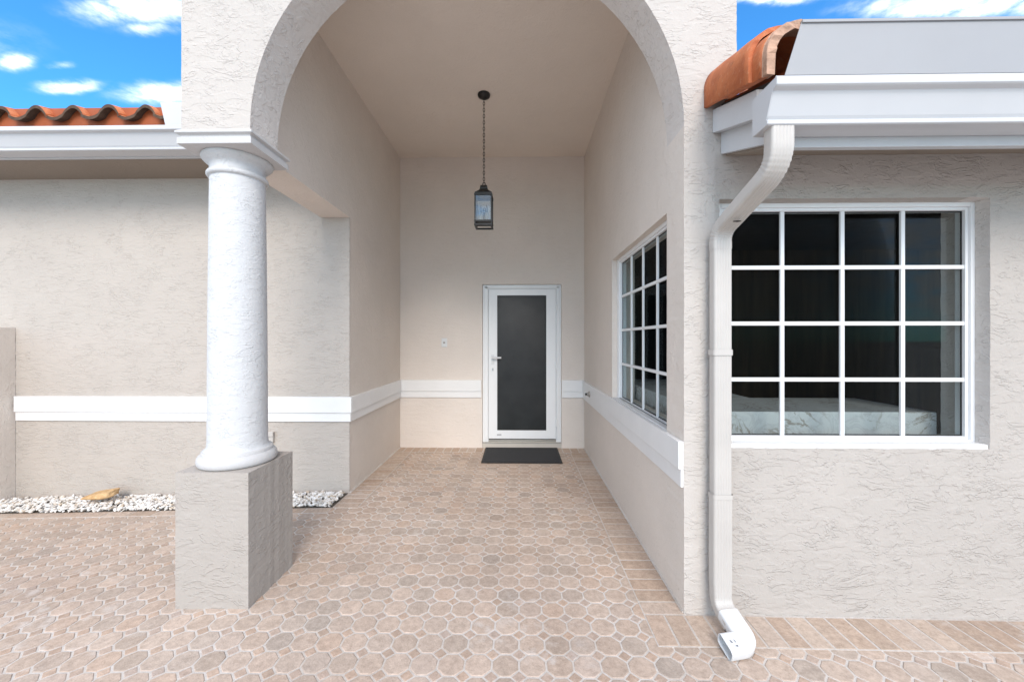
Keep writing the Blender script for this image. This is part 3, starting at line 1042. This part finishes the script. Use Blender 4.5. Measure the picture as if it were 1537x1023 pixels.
def sweep(mb, path, prof, w0, crimp=None, caps=(False, False), mi=0):
    """prof: (across, depth) closed outline; w0: the across direction at the start"""
    path = [Vector(p) for p in path]
    rings = []
    W = Vector(w0)
    for i, p in enumerate(path):
        a = path[max(0, i - 1)]; b = path[min(len(path) - 1, i + 1)]
        d = (b - a).normalized()
        W = (W - d * W.dot(d)).normalized()
        D = d.cross(W)
        s = crimp(i) if crimp else 1.0
        rings.append([mb.bm.verts.new(p + W * u * s + D * v * s) for u, v in prof])
    n = len(prof)
    for A, B in zip(rings, rings[1:]):
        for k in range(n):
            f = mb.bm.faces.new((A[k], A[(k + 1) % n], B[(k + 1) % n], B[k])); f.smooth = True; f.material_index = mi
    if caps[0]: mb.bm.faces.new(rings[0][::-1])
    if caps[1]: mb.bm.faces.new(rings[-1])
    return rings

def pipe_profile(w, d, rib=.0018, ribs=5, rc=.012):
    """rounded rectangle with shallow corrugations on the two wide faces"""
    pts = []
    hw, hd = w / 2, d / 2
    def face(u0, u1, v, sgn):
        k = ribs * 8
        for i in range(k + 1):
            f = i / k
            u = u0 + (u1 - u0) * f
            wv = rib * (0.5 - 0.5 * math.cos(2 * math.pi * ribs * f)) ** 3
            pts.append((u, v - sgn * wv))
    def corner(cx, cy, a0):
        for i in range(1, 5):
            a = a0 + math.pi / 2 * i / 5
            pts.append((cx + rc * math.cos(a), cy + rc * math.sin(a)))
    face(-hw + rc, hw - rc, -hd, -1)
    corner(hw - rc, -hd + rc, -math.pi / 2)
    pts.append((hw, -hd + rc)); pts.append((hw, hd - rc))
    corner(hw - rc, hd - rc, 0)
    face(hw - rc, -hw + rc, hd, 1)
    corner(-hw + rc, hd - rc, math.pi / 2)
    pts.append((-hw, hd - rc)); pts.append((-hw, -hd + rc))
    corner(-hw + rc, -hd + rc, math.pi)
    return pts

PX = 1.010
PW, PD = .092, .062
pp = pipe_profile(PW, PD)
# upper offset: drop from the gutter, slant back to the wall, turn down
up = fillet([(PX + .03, 1.592, 2.275), (PX + .03, 1.592, 2.115), (PX, 1.990, 1.965), (PX, 1.990, 1.87)], [.125, .09], 24)
def dens(path, step):
    o = [path[0]]
    for a, b in zip(path, path[1:]):
        k = max(1, int((b - a).length / step))
        for j in range(1, k + 1):
            o.append(a.lerp(b, j / k))
    return o
up = dens(up, .006)
def crimp_at(path, cs, amp=.075, per=.017, span=.06):
    acc = [0]
    for a, b in zip(path, path[1:]):
        acc.append(acc[-1] + (b - a).length)
    def f(i):
        p = path[i]
        m = 0
        for c in cs:
            d = (p - Vector(c)).length
            if d < span:
                m = max(m, math.cos(d / span * math.pi / 2) ** .5)
        return 1 - amp * m * (.5 + .5 * math.sin(acc[i] / per * 2 * math.pi))
    return f
mb = MB()
sweep(mb, up, pp, (1, 0, 0), crimp_at(up, [(PX + .01, 1.61, 2.12), (PX, 1.97, 1.96)]))
mb.build('offset_elbow', M['pipe'], ds)
mb = MB()
lo = dens([Vector((PX, 1.990, 1.885)), Vector((PX, 1.990, .60))], .4)
sweep(mb, lo, [(u * .965, v * .965) for u, v in pp], (1, 0, 0))
mb.build('pipe', M['pipe'], ds)
mb = MB()
lo = [Vector((PX, 1.990, .64)), Vector((PX, 1.990, .205))]
sweep(mb, lo, [(u * 1.03, v * 1.03) for u, v in pp], (1, 0, 0))
mb.build('pipe', M['pipe'], ds)
for z, hh in ((1.372, .014), (.655, .012)):
    mb = MB()
    sweep(mb, [Vector((PX, 1.990, z)), Vector((PX, 1.990, z - hh * 2))], [(u * 1.07, v * 1.09) for u, v in pipe_profile(PW, PD, .0)], (1, 0, 0))
    mb.build('strap', M['pipe'], ds)
shoe = dens(fillet([(PX, 1.990, .225), (PX + .002, 1.990, .10), (PX + .012, 1.885, .062)], [.07], 16), .006)
mb = MB()
sweep(mb, shoe, pp, (1, 0, 0), crimp_at(shoe, [(PX, 1.96, .12)], .03, .016, .07))
mb.build('lower_elbow', M['pipe'], ds)
# newer white outlet elbow, open end turned to the left
mo = MB()
pth = dens(fillet([(PX + .008, 1.935, .088), (PX + .024, 1.80, .046), (PX - .085, 1.785, .040)], [.05], 14), .008)
outer = [(u * 1.06, v * .92) for u, v in pipe_profile(PW, PD, .0, 3, .016)]
inner = [(u * .95, v * .92) for u, v in outer]
ro = sweep(mo, pth, outer, (1, 0, 0), caps=(False, False))
ri = sweep(mo, pth, inner, (1, 0, 0), caps=(False, False))
n = len(outer)
for k in range(n):
    mo.bm.faces.new((ro[-1][k], ro[-1][(k + 1) % n], ri[-1][(k + 1) % n], ri[-1][k]))
outlet = mo.build('outlet_elbow', M['plastic'], ds)
outlet['label'] = 'bright white plastic outlet elbow'
# print on the outlet and a nick in the slanting pipe
mk = MB()
def on_top(path_i, across, w, l):
    a = pth[path_i]; d = (pth[path_i] - pth[path_i - 1]).normalized()
    W = Vector((1, 0, 0)); W = (d.cross(Vector((0, 0, 1)))).normalized()
    N = W.cross(d).normalized()
    c = a + N * (PD * .46 + .0012) + W * across
    q = [c - W * w / 2 - d * l / 2, c + W * w / 2 - d * l / 2, c + W * w / 2 + d * l / 2, c - W * w / 2 + d * l / 2]
    mk.bm.faces.new([mk.bm.verts.new(p) for p in q])
for j in range(7):
    on_top(len(pth) - 4, -.005 - j * .0052 + .02, .0036, .007 + .002 * (j % 2))
    on_top(len(pth) - 6, -.005 - j * .0052 + .02, .0034, .005)
on_top(len(pth) - 5, -.037, .008, .009)
mk.build('printed_mark', M['ink'], outlet)
mk = MB()
c = Vector((PX + .004, 1.86, 2.010))
d = Vector((0, 1, -.356)).normalized(); nrm = Vector((0, -.356, -1)).normalized()
pts = []
for i in range(12):
    a = 2 * math.pi * i / 12
    pts.append(c + nrm * .041 + Vector((1, 0, 0)) * .021 * math.cos(a) + d * .006 * math.sin(a))
mk.bm.faces.new([mk.bm.verts.new(p) for p in pts])
mk.build('nick', M['dark'], ds)

# ------------------------------------------------------------------ pendant lantern
LX, LY = -.343, 3.84
lan = thing('pendant_lantern', 'black four-sided glass lantern hanging on a chain from the porch ceiling', 'lantern', (LX, LY, ZC))
MB().lathe([(.0, ZC - .045), (.018, ZC - .045), (.035, ZC - .038), (.058, ZC - .022), (.062, ZC - .006), (.060, ZC)], LX, LY, 32).build('canopy', M['black'], lan)
mb = MB()
zt_, zb_ = ZC - .045, 2.945
nl = 27
for i in range(nl):
    z = zt_ - (zt_ - zb_) * (i + .5) / nl
    pts = []
    for k in range(14):
        a = 2 * math.pi * k / 14
        u, v = .0085 * math.cos(a), .0195 * math.sin(a)
        pts.append((LX + (u if i % 2 else 0), LY + (0 if i % 2 else u), z + v))
    mb.tube(pts, .0028, 6, closed=True)
mb.build('chain', M['black'], lan)
pts = [(LX + .014 * math.cos(2 * math.pi * k / 16), LY, 2.942 + .016 * math.sin(2 * math.pi * k / 16)) for k in range(16)]
MB().tube(pts, .0035, 6, closed=True).build('loop', M['black'], lan)
mb = MB()
def sq(h, z): return [mb.bm.verts.new((LX + a * h, LY + b * h, z)) for a, b in ((-1, -1), (1, -1), (1, 1), (-1, 1))]
lv = [sq(.012, 2.93), sq(.032, 2.922), sq(.037, 2.90), sq(.037, 2.885), sq(.045, 2.872), sq(.070, 2.848), sq(.082, 2.838), sq(.082, 2.825)]
for A, B in zip(lv, lv[1:]):
    for i in range(4):
        mb.bm.faces.new((A[i], A[(i + 1) % 4], B[(i + 1) % 4], B[i]))
mb.bm.faces.new(lv[0]); mb.bm.faces.new(lv[-1])
mb.build('roof_cap', M['black'], lan, .002)
hw = .078
mb = MB()
for sx in (-1, 1):
    for sy in (-1, 1):
        mb.box(LX + sx * hw - .0065, LX + sx * hw + .0065, LY + sy * hw - .0065, LY + sy * hw + .0065, 2.535, 2.825)
for z0, z1 in ((2.808, 2.8249), (2.555, 2.570), (2.5205, 2.5345)):
    for s in (-1, 1):
        mb.box(LX - hw - .009, LX + hw + .009, LY + s * hw - .009, LY + s * hw + .009, z0, z1)
        mb.box(LX + s * hw - .009, LX + s * hw + .009, LY - hw + .009, LY + hw - .009, z0, z1)
mb.box(LX - hw, LX + hw, LY - hw, LY + hw, 2.558, 2.562)
mb.build('frame', M['black'], lan)
for s in (-1, 1):
    MB().box(LX - hw + .007, LX + hw - .007, LY + s * hw - .0012, LY + s * hw + .0012, 2.570, 2.808).build('pane', M['lamp_glass'], lan)
    MB().box(LX + s * hw - .0012, LX + s * hw + .0012, LY - hw + .007, LY + hw - .007, 2.570, 2.808).build('pane', M['lamp_glass'], lan)
for dx, dy in ((-.028, -.016), (.028, -.016), (0, .03)):
    cd = MB().lathe([(.009, 2.562), (.009, 2.655)], LX + dx, LY + dy, 14).build('candle', M['candle'], lan)
    MB().lathe([(.006, 2.655), (.010, 2.672), (.0125, 2.690), (.009, 2.712), (.003, 2.732), (0, 2.738)], LX + dx, LY + dy, 14).build('bulb', M['lamp_glass'], cd)
MB().lathe([(.006, 2.562), (.006, 2.64), (.002, 2.66)], LX, LY, 10).build('socket_stem', M['black'], lan)

# ------------------------------------------------------------------ small things
dm = thing('doormat', 'charcoal ribbed doormat on the paving in front of the white door', 'doormat', (.03, 4.82, .006))
MB().box(-.415, .478, 4.535, 5.125, .0065, .0185).build('pile', M['pile'], dm, .003)
mb = MB()
mb.box(-.437, .500, 4.512, 4.535, .0065, .0145); mb.box(-.437, .500, 5.125, 5.148, .0065, .0145)
mb.box(-.437, -.415, 4.535, 5.125, .0065, .0145); mb.box(.478, .500, 4.535, 5.125, .0065, .0145)
mb.build('border', M['gasket'], dm, .002)

db = thing('doorbell', 'small white doorbell plate on the back wall left of the door', 'doorbell', (-.983, YB, 1.385))
MB().box(-1.020, -.946, YB - .008, YB - .0002, 1.326, 1.444).build('plate', M['plastic'], db, .004)
b_ = MB().lathe([(.013, 0), (.013, .006), (.010, .008), (0, .008)], 0, 0, 20).build('button', M['steel'], db)
b_.matrix_basis = Matrix.Translation((-.983, YB - .008, 1.385)) @ Matrix.Rotation(R(90), 4, 'X')

oc = thing('outlet_cover', 'small cream weatherproof outlet cover low on the wall behind the column base', 'outlet cover', (-2.28, YL, .52))
MB().box(-2.345, -2.272, YL - .026, YL - .0002, .475, .570).build('box', M['pipe'], oc, .005)
MB().box(-2.350, -2.267, YL - .036, YL - .027, .530, .576).build('lid', M['pipe'], oc, .003)

hc = thing('wall_bolt', 'small dark round metal fitting on the white trim near the porch corner', 'fitting', (XR - .03, 4.74, .79))
o_ = MB().lathe([(.034, 0), (.034, .008), (.026, .014), (.020, .016), (.020, .030), (.012, .034), (0, .034)], 0, 0, 24).build('collar', M['steel'], hc)
o_.matrix_basis = Matrix.Translation((XR - .0285, 4.62, .785)) @ Matrix.Rotation(R(-90), 4, 'Y')
o_ = MB().lathe([(.014, .034), (.014, .05), (0, .052)], 0, 0, 16).build('knob', M['black'], hc)
o_.matrix_basis = Matrix.Translation((XR - .0285, 4.62, .785)) @ Matrix.Rotation(R(-90), 4, 'Y')

gw = plate('garden_wall', resample(rect(2.2, YL - .002, -.3, 1.535), .03, .003, 9.0), [], 'X', -4.95, -4.735, M['porch'], None, .006)
tag(gw, 'low beige stucco garden wall meeting the left wing at the picture edge', 'garden wall')

# shell and stone chips along the foot of the left wing
bm = bmesh.new()
random.seed(21)
def chip(cx, cy, cz, sx, sy, sz):
    r = bmesh.ops.create_icosphere(bm, subdivisions=1, radius=1)
    rot = Matrix.Rotation(random.uniform(0, 6.28), 4, 'Z') @ Matrix.Rotation(random.uniform(-.7, .7), 4, 'X') @ Matrix.Rotation(random.uniform(-.7, .7), 4, 'Y')
    sd_ = random.random() * 100
    for v in r['verts']:
        p = v.co * (1 + .45 * noise.noise(v.co * 1.4 + Vector((sd_, 0, 0))))
        v.co = rot @ Vector((p.x * sx, p.y * sy, p.z * sz)) + Vector((cx, cy, cz))
for i in range(3600):
    x = random.uniform(-5.2, XL - .03)
    if x > -4.74 or True:
        yf = 3.305 if x > -4.74 else 3.305
        y = yf - .012 + (YL - yf) * random.random()
        if -4.96 < x < -4.73:
            continue
        s = random.uniform(.009, .025)
        hgt = .034 * math.sin(math.pi * min(1, max(.3, (y - yf) / (YL - yf)))) ** .5
        chip(x, y, slope(x) + random.uniform(-.004, .022) + hgt * .5, s, s * random.uniform(.5, .85), s * random.uniform(.25, .5))
me = bpy.data.meshes.new('shell_gravel')
bm.to_mesh(me); bm.free()
gv = link_mesh('shell_gravel', me, M['shell'])
gv['kind'] = 'stuff'
tag(gv, 'bed of white shell and stone chips along the foot of the left wall', 'gravel')
mb = MB()
q = [mb.bm.verts.new((x, y, .004 + slope(x))) for x, y in ((-6.4, 3.30), (XL - .012, 3.30), (XL - .012, YL), (-6.4, YL))]
mb.bm.faces.new(q)
structure(mb.build('soil_bed', M['soil']))

bm = bmesh.new()
bmesh.ops.create_icosphere(bm, subdivisions=4, radius=1)
for v in bm.verts:
    p = v.co.copy()
    p = Vector([math.copysign(abs(c) ** .55, c) for c in p])
    k = 1 + .22 * noise.noise(p * 1.3) + .06 * noise.noise(p * 5)
    v.co = Vector((p.x * .120 * k, p.y * .07 * k, (p.z * .025 + .012 * p.x * (p.z > 0)) * (1 + .3 * noise.noise(p * 2.2))))
for f in bm.faces: f.smooth = True
me = bpy.data.meshes.new('sandstone_rock')
bm.to_mesh(me); bm.free()
rk = link_mesh('sandstone_rock', me, M['sandstone'])
rk.location = (-3.72, 3.44, slope(-3.72) + .098)
rk.rotation_euler = (R(4), R(-4), R(6))
tag(rk, 'flat tan sandstone rock lying on the white shell chips', 'rock')
